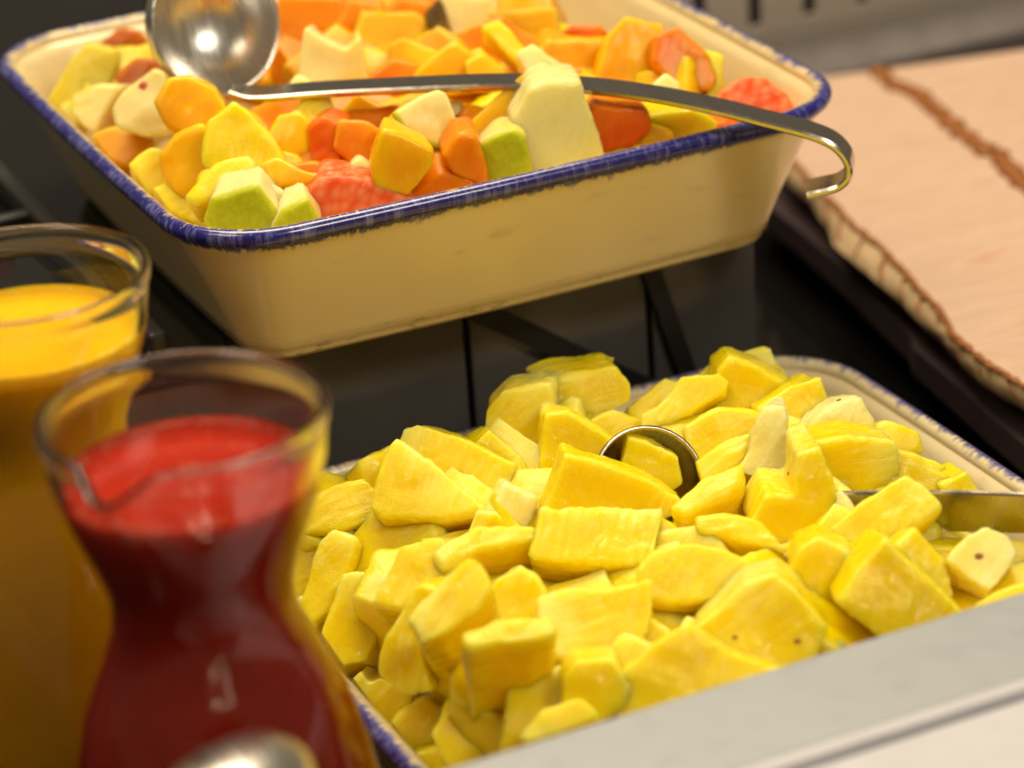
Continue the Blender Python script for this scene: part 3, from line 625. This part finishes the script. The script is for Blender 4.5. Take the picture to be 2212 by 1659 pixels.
SAL = [
('1', [(260,540),(330,440),(420,280),(490,200),(640,240),(650,330),(600,440),(440,500),(330,620)], 55, -15, .024, 0, 'kiwi', None, 'pineapple', 'dull greenish pineapple chunk against the back left wall'),
('1', [(600,230),(700,150),(800,165),(860,240),(760,310),(650,280)], 55, -5, .022, 0, 'rust', None, 'papaya', 'dark red papaya lump behind the greenish chunk'),
('1', [(680,380),(790,300),(900,310),(950,400),(860,450),(740,470)], 50, -5, .022, 0, 'rust', None, 'papaya', 'rust-coloured papaya cube beside the ladle bowl'),
('1', [(430,520),(560,470),(710,470),(640,540),(590,610),(560,720),(440,640)], 55, -10, .022, .002, 'apple', None, 'apple', 'pale apple cube at the left wall below the greenish chunk'),
('1', [(310,620),(390,550),(440,630),(420,720),(360,680)], 55, -15, .018, 0, 'apple', [1], 'apple', 'small apple bit squeezed against the left wall'),
('1', [(680,610),(750,510),(890,400),(955,425),(965,560),(1060,680),(1000,725),(850,745),(710,700)], 56, -8, .024, .004, 'apple', None, 'apple', 'cream apple wedge with a small red spot'),
('1', [(925,520),(1000,400),(1110,388),(1240,455),(1300,560),(1240,660),(1100,700),(985,640)], 56, 4, .026, .016, 'mango', None, 'mango', 'glossy bright yellow mango half in front of the ladle bowl'),
('1', [(490,830),(680,750),(860,800),(885,850),(740,960),(640,930)], 40, -8, .024, 0, 'amber', None, 'peach', 'dull amber peach slice along the left wall'),
('1', [(730,980),(800,920),(880,860),(955,880),(980,1010),(1010,1090),(850,1090)], 52, -8, .022, .002, 'pine', None, 'pineapple', 'wet pineapple bit left of the apricot'),
('1', [(950,860),(1030,760),(1160,700),(1225,760),(1215,900),(1170,1060),(1070,1080),(970,970)], 60, -5, .026, .004, 'mango', None, 'apricot', 'round golden apricot half standing on edge'),
('1', [(1220,780),(1230,680),(1370,575),(1460,640),(1600,820),(1650,940),(1440,970),(1280,980),(1215,890)], 58, 0, .026, .006, 'pine', None, 'pineapple', 'tall pale pineapple wedge right of the apricot'),
('1', [(1110,1140),(1280,960),(1450,930),(1480,1000),(1310,1120),(1180,1170)], 45, 0, .022, .002, 'pine', None, 'pineapple', 'yellow pineapple slice under the tall pale wedge'),
('1', [(1215,1210),(1260,1110),(1480,1045),(1590,1180),(1615,1290),(1500,1345),(1340,1345),(1240,1280)], 60, -6, .020, .006, 'apple', ['top'], 'apple', 'yellow-green apple chunk, peel outward, at the near corner of the dish'),
('1', [(1470,1030),(1570,1000),(1790,1170),(1650,1290),(1560,1140)], 50, 0, .02, .004, 'apple', None, 'apple', 'translucent pale apple slab behind the green peel'),
('1', [(1600,1310),(1680,1200),(1790,1145),(1870,1270),(1720,1340)], 60, 4, .020, .004, 'apple', ['top'], 'apple', 'small bright green apple peel piece left of the grapefruit'),
('1', [(860,1110),(1000,1060),(1180,1130),(1230,1210),(1240,1310),(1060,1240)], 48, -8, .022, 0, 'pine', None, 'pineapple', 'juicy yellow pineapple pressed to the left front wall'),
('2', [(290,1160),(340,1080),(400,1020),(520,1018),(700,1060),(920,1145),(800,1230),(600,1280),(370,1300)], 58, 4, .022, .006, 'grape', None, 'grapefruit', 'pink grapefruit segment at the front rim, its juice cells showing'),
('2', [(270,330),(300,120),(400,190),(500,245),(580,165),(650,490),(480,500),(370,490),(280,450)], 60, 0, .020, .006, 'apple', None, 'apple', 'pale apple piece with two spikes just above the ladle handle'),
('2', [(180,480),(240,390),(320,430),(340,510),(220,540)], 52, 0, .018, .002, 'apple', None, 'apple', 'small whitish apple cube left below the spiked one'),
('2', [(140,-60),(480,-60),(460,180),(310,130),(270,290),(160,290)], 58, 0, .026, -.002, 'melon', None, 'melon', 'large orange melon chunk right of the ladle bowl'),
('2', [(470,110),(560,-40),(720,-20),(770,180),(700,240),(580,170)], 58, 0, .024, 0, 'melon', None, 'papaya', 'red-orange papaya chunk behind the spiked apple'),
('2', [(710,60),(850,-60),(1010,-40),(1060,200),(830,220),(770,170)], 56, 0, .024, 0, 'melon', None, 'melon', 'amber melon chunk at the back, cut off by the top of the picture'),
('2', [(790,230),(870,195),(1045,260),(1010,370),(820,340)], 48, 0, .02, .002, 'mango', None, 'mango', 'small yellow mango dice in front of the amber melon'),
('2', [(680,370),(800,280),(930,310),(900,480),(690,490)], 50, 0, .02, .002, 'melon', None, 'papaya', 'orange papaya dice touching the handle behind'),
('2', [(940,370),(1050,280),(1150,205),(1265,280),(1260,470),(950,490)], 56, 0, .024, .003, 'mango', None, 'mango', 'amber mango chunk with a peaked top above the handle'),
('2', [(1240,310),(1330,265),(1450,350),(1430,470),(1270,460)], 52, 0, .022, .003, 'mango', None, 'mango', 'rounded yellow mango dice with a white glint'),
('2', [(1010,60),(1080,-30),(1150,200),(1060,230)], 50, 0, .018, .002, 'slateskin', None, 'plum', 'dark brown-skinned fruit bit at the back'),
('2', [(1090,-60),(1390,-60),(1390,90),(1300,210),(1150,130)], 58, 0, .024, .004, 'apple', None, 'apple', 'large cream apple chunk at the top edge of the picture'),
('2', [(1390,50),(1740,20),(1770,190),(1680,270),(1450,140)], 58, 0, .024, 0, 'amber', None, 'peach', 'amber peach block at the back'),
('2', [(1340,160),(1450,125),(1620,290),(1560,380)], 45, 0, .018, .004, 'pine', None, 'pineapple', 'slim yellow pineapple strip pointing down to the right'),
('2', [(1550,330),(1640,270),(1850,410),(1790,460),(1640,450)], 42, 0, .018, .004, 'apple', None, 'apple', 'white apple stick right behind the big fluted pineapple'),
('2', [(1650,290),(1730,155),(2085,160),(2060,380),(1950,410)], 60, 4, .026, .002, 'mango', None, 'mango', 'large flat-topped mango block at the back right'),
('2', [(1820,140),(1870,100),(2010,105),(2050,150),(1950,175)], 50, 0, .016, .008, 'papaya', None, 'papaya', 'thin red papaya slip lying on the mango block'),
('3', [(85,400),(150,180),(230,80),(400,110),(425,300),(410,410),(250,420)], 60, 5, .026, .002, 'mango', None, 'melon', 'yellow honeydew block beside the flat-topped mango'),
('3', [(385,280),(390,165),(500,130),(620,245),(665,345),(640,410),(480,390)], 56, 10, .024, .005, 'melon', None, 'melon', 'orange melon block leaning on the yellow honeydew'),
('3', [(610,215),(710,255),(705,430),(650,450)], 52, 18, .018, .001, 'pine', None, 'pineapple', 'narrow pale pineapple end right of the orange block'),
('3', [(680,450),(750,390),(850,350),(925,352),(1020,430),(1065,540),(860,520)], 55, 14, .024, .002, 'grape', None, 'grapefruit', 'red grapefruit segment in the right corner behind the handle'),
('2', [(300,660),(380,610),(490,650),(470,840),(430,900),(320,860)], 60, -6, .026, .004, 'papaya', None, 'carrot', 'red-orange carrot-like stub standing below the handle'),
('2', [(60,790),(130,640),(240,620),(315,690),(295,840),(160,880)], 54, -4, .022, .003, 'mango', None, 'peach', 'yellow peach cube left of the red stub'),
('2', [(190,610),(280,520),(400,505),(455,610),(330,640)], 48, 0, .02, .006, 'pine', None, 'pineapple', 'rounded pineapple lump in front of the handle near the bowl'),
('2', [(470,820),(500,680),(640,680),(740,760),(710,910),(560,890)], 52, 0, .022, .003, 'melon', None, 'melon', 'orange melon cube right of the red stub'),
('2', [(475,1000),(600,865),(715,970),(690,1050),(560,1040)], 52, 0, .02, .003, 'apple', None, 'apple', 'small pale apple triangle above the pink grapefruit'),
('2', [(715,940),(755,765),(840,780),(1015,870),(1000,960),(890,1100),(720,1060)], 56, 4, .024, .005, 'mango', None, 'mango', 'bright yellow mango cube in the middle of the front row'),
('2', [(830,650),(940,595),(1060,530),(1105,550),(1195,740),(1110,855),(1000,810),(890,740)], 56, 6, .010, .008, 'apple', [7, 6, 5], 'apple', 'half-round apple slice with a thin green peel edge'),
('2', [(1190,650),(1230,560),(1345,580),(1300,770),(1200,740)], 56, 0, .022, .003, 'melon', None, 'melon', 'orange melon stick right of the half-round apple slice'),
('2', [(1120,880),(1200,760),(1290,780),(1340,960),(1355,1050),(1180,970)], 56, 4, .022, .004, 'melon', None, 'melon', 'orange melon chunk left of the dark green apple'),
('2', [(910,1110),(1000,1010),(1080,950),(1200,960),(1345,1055),(1200,1120),(1000,1170)], 54, 4, .022, .005, 'melon', None, 'orange', 'mandarin-orange segment lying at the front rim'),
('2', [(1285,660),(1400,560),(1560,420),(1660,460),(1590,600),(1545,750),(1310,770)], 58, 0, .024, .008, 'amber', None, 'pineapple', 'tall amber pineapple chunk behind the green apple'),
('2', [(1545,650),(1640,490),(1720,460),(1890,450),(1935,600),(2035,900),(1940,960),(1830,975),(1600,900),(1560,780)], 62, 6, .026, .010, 'pinewhite', None, 'pineapple', 'big cream fluted pineapple chunk, tallest in the fruit salad'),
('2', [(1310,860),(1400,800),(1500,760),(1560,800),(1605,1000),(1460,1060),(1370,1060),(1320,940)], 60, -4, .022, .010, 'apple', ['top'], 'apple', 'dark green apple chunk, peel outward, left of the fluted pineapple'),
('3', [(40,600),(90,520),(310,530),(325,630),(240,700),(110,720)], 58, 4, .024, .002, 'papaya', None, 'papaya', 'deep red papaya cube right of the fluted pineapple'),
('3', [(80,760),(180,690),(300,715),(280,770),(100,790)], 48, 4, .018, .003, 'pine', None, 'pineapple', 'small pale pineapple bit at the front rim under the red cube'),
('3', [(230,690),(330,590),(450,640),(440,700),(320,740)], 50, 4, .02, .002, 'amber', None, 'peach', 'amber peach bit below the handle at the front rim'),
('3', [(320,570),(560,540),(660,600),(640,650),(480,690),(420,630)], 48, 8, .02, .001, 'pine', None, 'pineapple', 'yellow pineapple slice beneath the handle near the right end'),
('3', [(640,610),(720,575),(790,600),(700,640)], 48, 8, .018, .001, 'papaya', None, 'papaya', 'small red papaya tip under the handle close to the rim'),
('2', [(150,910),(350,885),(455,960),(430,1020),(300,1025)], 48, 0, .02, .002, 'melon', None, 'melon', 'flat orange melon bit above the pink grapefruit'),
('2', [(40,970),(150,930),(260,1000),(430,1020),(330,1080),(120,1075)], 42, 0, .02, .001, 'mango', None, 'mango', 'wet yellow mango slice between pale apple and grapefruit'),
('2', [(490,650),(560,590),(700,590),(800,550),(860,590),(750,710)], 48, 0, .02, .001, 'melon', None, 'papaya', 'shaded orange papaya slice under the handle'),
('2', [(720,720),(880,560),(1010,560),(850,650),(840,760)], 48, 0, .02, .003, 'amber', None, 'mango', 'amber mango slice behind the half-round apple'),
('2', [(1115,570),(1200,555),(1200,630),(1130,620)], 48, 0, .016, .003, 'apple', None, 'apple', 'tiny white apple dice under the handle'),
('3', [(370,410),(430,350),(480,390),(500,440),(430,450)], 48, 5, .016, .006, 'apple', None, 'apple', 'little pale apple tip in front of the honeydew block'),
]
M['slateskin'] = fruit('brown_skin', (.16, .09, .012), (.09, .05, .008))
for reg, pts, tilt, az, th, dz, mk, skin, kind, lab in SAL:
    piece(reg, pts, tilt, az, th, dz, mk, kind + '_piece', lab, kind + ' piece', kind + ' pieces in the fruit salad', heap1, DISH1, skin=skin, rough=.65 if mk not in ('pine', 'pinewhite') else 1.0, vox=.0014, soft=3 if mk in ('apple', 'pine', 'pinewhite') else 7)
# lower layers
rb = random.Random(11)
def bed(D, L, Wd, heap, sink, nx, ny, keys, name, label, cat, group, size, skip=None):
    for ix in range(nx):
        for iy in range(ny):
            x = D.x - L / 2 + .034 + (ix + .5) / nx * (L - .100) + rb.uniform(-.006, .006); y = D.y - Wd / 2 + .034 + (iy + .5) / ny * (Wd - .088) + rb.uniform(-.006, .006)
            if skip and (Vector((x, y)) - skip).length < .050: continue
            z = heap(x, y) - sink + rb.uniform(-.004, .003)
            n = nrm_of(rb.uniform(10, 55), rb.uniform(-60, 60)); a = n.orthogonal().normalized(); b = n.cross(a); ph = rb.uniform(0, 6.28)
            k = rb.choice((4, 5, 5, 6)); r = [Vector((x, y, z)) + (a * math.cos(ph + i * 6.283 / k) + b * math.sin(ph + i * 6.283 / k)) * size * rb.uniform(.8, 1.2) for i in range(k)]
            mk = rb.choice(keys)
            solid(name, r, -n * .022, n, mk, label, cat, group, (D, L, Wd), rough=1.0, vox=.0025)
bed(D2, .2973, .3019, heap2, .013, 7, 7, ['pine'], 'pineapple_chunk', 'yellow pineapple chunk of the lower layer, mostly buried under the others', 'pineapple chunk', 'buried pineapple chunks', .022, at_z(1430, 1060, Z0 - .52).xy)
bed(D1, .30, .3017, heap1, .014, 7, 7, ['mango', 'melon', 'amber', 'pine', 'mango', 'amber'], 'fruit_piece', 'diced fruit of the lower layer, mostly buried under the salad pieces', 'fruit piece', 'buried fruit salad pieces', .022, at_z(500, 120, Z0 - .41).xy)
finish()
# brown specks, pits and a curled shred, laid on whatever piece shows there
bpy.context.view_layer.update(); DG = bpy.context.evaluated_depsgraph_get()
M['speck'] = plain('brown_fleck', (.28, .11, .008), .6)
M['redspot'] = plain('red_fleck', (.55, .05, .01), .5)
def fleck(px, py, r, m, name='speck', squash=.35, stretch=1.0):
    d = ray(px, py).normalized(); ok, loc, nn, _, ob, _ = S.ray_cast(DG, CAM, d)
    if not ok or 'piece' not in ob.name and 'chunk' not in ob.name: return
    bm = bmesh.new(); bmesh.ops.create_icosphere(bm, subdivisions=2, radius=r)
    q = nn.to_track_quat('Z', 'Y').to_matrix()
    for v in bm.verts:
        k = 1 + .35 * noise.noise(v.co * 900 + loc * 50); v.co = q @ Vector((v.co.x * k * stretch, v.co.y * k, v.co.z * squash))
    o = link(name, bm_mesh(bm, True), m); o.parent = ob; o.matrix_world = Matrix.Translation(loc)
    o.matrix_parent_inverse = ob.matrix_world.inverted(); o.matrix_basis = Matrix.Translation(loc)
for a in ((1588, 1377, .0008), (1722, 1385, .0010), (1812, 864, .0009), (1703, 1022, .0007), (2265 - 1401 + 1250, 1201, .0012), (1395, 1372, .0006)):
    fleck(*a, M['speck'], stretch=1.4)
fleck(309, 184, .0019, M['redspot'], 'red_spot')
# ------------------------------------------------------------------ carafes
def make_carafe(loc, spout_dir, label, jm, jname, fm):
    e = empty('glass_carafe', loc, label, 'carafe', 'juice carafes')
    H = .2340
    prof = [(.0443, -.0002), (.0449, -.0018), (.0448, -.0042), (.0440, -.0062), (.0434, -.010), (.0424, -.018), (.0402, -.027), (.0372, -.036), (.0335, -.046), (.0303, -.055), (.0290, -.063), (.0296, -.071), (.0325, -.080), (.0372, -.091), (.0420, -.102), (.0474, -.124), (.0518, -.148), (.0538, -.175), (.0530, -.205), (.0495, -.226), (.0455, -.2338), (.030, -.2330)]
    n = 72
    sa = math.atan2(spout_dir[1], spout_dir[0])
    def ringv(r, dz, inner=False):
        out = []
        for i in range(n):
            a = 2 * math.pi * i / n; d = (a - sa + math.pi) % (2 * math.pi) - math.pi
            fade = max(0, 1 + dz / .030); fade = fade * fade
            g = math.exp(-(d / .20) ** 2) * fade; g2 = math.exp(-(d / .45) ** 2) * fade
            rr = r + .0105 * g - .0016 * (g2 - g); z = H + dz - .0065 * g * max(0, 1 + dz / .018)
            out.append((rr * math.cos(a), rr * math.sin(a), z))
        return out
    T = .0026
    inner = [(.0436, .0002), (.0428, -.0001), (.0416, -.0010), (.0411, -.0028), (.0410, -.0050), (.0413, -.0075), (.0410, -.0105)] + [(r - T, z) for r, z in prof[5:19]] + [(.0465, -.222), (.040, -.228), (.028, -.2285)]
    rings = [ringv(r, z) for r, z in reversed(prof)] + [ringv(r, z) for r, z in inner]
    V = [p for r in rings for p in r]; Fc = []
    for k in range(len(rings) - 1):
        for i in range(n): j = (i + 1) % n; Fc.append((k * n + i, k * n + j, (k + 1) * n + j, (k + 1) * n + i))
    Fc.append(tuple(reversed(range(n)))); Fc.append(tuple(range((len(rings) - 1) * n, len(rings) * n)))
    me = mesh(V, Fc, True)
    bm = bmesh.new(); bm.from_mesh(me); bmesh.ops.recalc_face_normals(bm, faces=bm.faces); bm.to_mesh(me); bm.free()
    link('body', me, M['glass'], e)
    lev = -.0222
    jp = [(0.0001, lev), (.015, lev), (.030, lev), (.036, lev + .0001)]
    rl = np.interp(-lev, [-z for r, z in inner], [r for r, z in inner])
    jp += [(rl - .0012, lev + .0003), (rl + .0003, lev + .0012)] + [(r + .0003, z) for r, z in inner if z < lev - .002]
    rings = []
    for r, z in jp: rings.append([(r * math.cos(2 * math.pi * i / n), r * math.sin(2 * math.pi * i / n), H + z) for i in range(n)])
    V = [p for r in rings for p in r]; Fc = []
    for k in range(len(rings) - 1):
        for i in range(n): j = (i + 1) % n; Fc.append((k * n + i, (k + 1) * n + i, (k + 1) * n + j, k * n + j))
    Fc.append(tuple(range(n))); Fc.append(tuple(reversed(range((len(rings) - 1) * n, len(rings) * n))))
    link(jname, mesh(V, Fc, True), jm, e)
    rf = random.Random(len(label)); bm = bmesh.new()
    for i in range(150):
        a = rf.uniform(0, 6.283); rr = rl - abs(rf.gauss(0, .0016)) - .0006 if i < 120 else rf.uniform(0, rl); q = rf.uniform(.0003, .0010) if i < 120 else rf.uniform(.0004, .0008)
        bmesh.ops.create_icosphere(bm, subdivisions=1, radius=q, matrix=Matrix.Translation((rr * math.cos(a), rr * math.sin(a), H + lev + .0002)))
    fo = link('froth', bm_mesh(bm, True), fm, e); fo['kind'] = 'stuff'
    return e
q = at_z(391, 885, .234)
make_carafe((q.x, q.y, .0003), (-HV.y * .0 + HV.x - RT.x * .42, HV.y - RT.y * .42), 'glass carafe of red juice standing in front, its pouring lip towards the camera', M['red'], 'red_juice', M['redfroth'])
q = at_z(38, 590, .234)
make_carafe((q.x, q.y, .0003), (HV.x - RT.x * 1.6, HV.y - RT.y * 1.6), 'glass carafe of orange juice behind the red one', M['orange'], 'orange_juice', M['orangefroth'])
# ------------------------------------------------------------------ ladles
def ribbon(pts, wid, ws, th):
    """strap of metal along pts: per-point width direction and width, constant thickness, bevelled section"""
    V, Fc = [], []; k8 = 8
    for i, p in enumerate(pts):
        t = (pts[min(i + 1, len(pts) - 1)] - pts[max(i - 1, 0)]).normalized(); w = Vector(wid[i]); w = (w - t * w.dot(t)).normalized(); nn = t.cross(w)
        a, b, c = ws[i] / 2, th / 2, th * .28
        for u, v in ((-a + c, -b), (a - c, -b), (a, -b + c), (a, b - c), (a - c, b), (-a + c, b), (-a, b - c), (-a, -b + c)): V.append(p + w * u + nn * v)
    for i in range(len(pts) - 1):
        for k in range(k8): k2 = (k + 1) % k8; Fc.append((i * k8 + k, i * k8 + k2, (i + 1) * k8 + k2, (i + 1) * k8 + k))
    Fc.append(tuple(reversed(range(k8)))); Fc.append(tuple(range((len(pts) - 1) * k8, len(pts) * k8)))
    me = mesh(V, Fc, True); bm = bmesh.new(); bm.from_mesh(me); bmesh.ops.recalc_face_normals(bm, faces=bm.faces); bm.to_mesh(me); bm.free(); me.set_sharp_from_angle(angle=math.radians(28))
    return me
def spline(pts, n=8):
    P = [Vector(p) for p in pts]; P = [P[0] * 2 - P[1]] + P + [P[-1] * 2 - P[-2]]; out = []
    for i in range(1, len(P) - 2):
        for k in range(n):
            t = k / n; a, b, c, d = P[i - 1:i + 3]
            out.append(.5 * ((2 * b) + (c - a) * t + (2 * a - 5 * b + 4 * c - d) * t * t + (3 * b - a - 3 * c + d) * t ** 3))
    return out + [P[-2]]
def bowl(center, axis, r, depth=1.0, th=.0012):
    """hemispherical ladle bowl with a rolled lip; axis points out of the opening"""
    V, Fc = [], []; n = 48; m = 12; z = Vector(axis).normalized(); x = z.orthogonal().normalized(); y = z.cross(x)
    prof = [(r * math.sin(math.pi / 2 * k / m), -r * depth * math.cos(math.pi / 2 * k / m)) for k in range(1, m + 1)]
    inn = [((r - th) * math.sin(math.pi / 2 * k / m), -(r - th) * depth * math.cos(math.pi / 2 * k / m)) for k in range(m, 0, -1)]
    pr = prof + [(r + .0006, .0006), (r - th / 2, .0014)] + inn
    for rr, zz in pr:
        for i in range(n): a = 2 * math.pi * i / n; V.append(center + (x * math.cos(a) + y * math.sin(a)) * rr + z * zz)
    for k in range(len(pr) - 1):
        for i in range(n): j = (i + 1) % n; Fc.append((k * n + i, k * n + j, (k + 1) * n + j, (k + 1) * n + i))
    Fc.append(tuple(reversed(range(n)))); Fc.append(tuple(range((len(pr) - 1) * n, len(pr) * n)))
    me = mesh(V, Fc, True); bm = bmesh.new(); bm.from_mesh(me); bmesh.ops.recalc_face_normals(bm, faces=bm.faces); bm.to_mesh(me); bm.free()
    return me
# rear ladle: handle lies in one upright plane over the front right rim
h0 = at_z(595, 196, Z0 - .405); h2 = at_z(1660, 262, Z0 - .4195)
ax = Vector((h2.x - h0.x, h2.y - h0.y, 0)).normalized(); pl = Vector((ax.y, -ax.x, 0))
if pl.y > 0: pl = -pl
hp = [at_plane(x, y, h0, pl) for x, y in ((500, 196), (560, 203), (700, 193), (900, 183), (1080, 177), (1250, 183), (1400, 201), (1540, 228), (1660, 258), (1745, 280), (1800, 303), (1830, 335), (1835, 368), (1812, 392), (1775, 402), (1746, 408))]
lad = empty('ladle', h2, 'steel ladle lying in the fruit salad, hooked handle over the blue rim', 'ladle')
sp = spline(hp, 6)
child('handle', ribbon(sp, [pl] * len(sp), [min(.009 + .0012 * i, .0150) + .005 * max(0, i / len(sp) - .5) for i in range(len(sp))], .0030), M['steel'], lad)
view1 = -ray(478, 40).normalized()
bc = at_z(466, 50, Z0 - .392)
n1 = (view1 + RT * .62 + Vector((0, 0, .10))).normalized()
child('bowl', bowl(bc, n1, .0315, .9), M['bowl'], lad)
# front ladle, half sunk in the pineapple
b2c = at_z(1402, 1040, Z0 - .517)
n2 = (-ray(1402, 1040).normalized() + RT * .25 + Vector((0, 0, .25))).normalized()
lad2 = empty('ladle', b2c, 'steel spoon sunk in the pineapple, its handle running out to the right', 'spoon')
child('bowl', bowl(b2c, n2, .0215, .8), M['dull'], lad2)
q0 = at_z(1515, 1110, Z0 - .535); q1 = at_z(1930, 1103, Z0 - .516); q2 = at_z(2212, 1108, Z0 - .506); q3 = at_z(2500, 1122, Z0 - .50)
sp = spline([q0, q1, q2, q3], 8)
child('handle', ribbon(sp, [Vector((-.05, -.35, .95))] * len(sp), [.0190] * len(sp), .0024), M['dull'], lad2)
# steel spoon back in front of the red carafe
e = empty('serving_spoon', (.2, .7, RZ), 'blurred shiny steel spoon lying bowl down in front of the red carafe', 'spoon')
V, Fc = [], []; n, m = 40, 14
sc = at_plane(490, 1742, (0, .692, 0), Vector((0, 1, 0))); dirv = Vector((-.75, -.66, 0)).normalized(); side = Vector((-dirv.y, dirv.x, 0))
for k in range(m + 1):
    a = math.pi / 2 * k / m
    for i in range(n):
        b = 2 * math.pi * i / n
        V.append(sc + dirv * (.036 * math.cos(b) * math.cos(a)) + side * (.022 * math.sin(b) * math.cos(a)) + Vector((0, 0, .016 * math.sin(a) - .002)))
for k in range(m):
    for i in range(n): j = (i + 1) % n; Fc.append((k * n + i, k * n + j, (k + 1) * n + j, (k + 1) * n + i))
child('bowl', mesh(V, Fc, True), M['bowl'], e)
hp = spline([sc + dirv * .033 + Vector((0, 0, .002)), sc + dirv * .06 + Vector((0, 0, .010)), sc + dirv * .12 + Vector((0, 0, .012)), sc + dirv * .17 + Vector((0, 0, .004))], 6)
child('handle', ribbon(hp, [side] * len(hp), [.010] * len(hp), .002), M['steel'], e)
# the curled shred standing on the small scrap in the heap
host = next((o for o in C.objects if o.get('label', '').startswith('small pineapple scrap')), None)
if host:
    cc = host.matrix_basis.translation
    sp = spline([at_plane(x, y, cc - HV * -.004, HV) for x, y in ((1102, 1135), (1092, 1112), (1074, 1095), (1064, 1080), (1070, 1066))], 5)
    o = link('curled_shred', ribbon(sp, [RT] * len(sp), [.0045 - .0032 * i / len(sp) for i in range(len(sp))], .0011), M['pine'])
    o.parent = host; o.matrix_parent_inverse = host.matrix_basis.inverted()
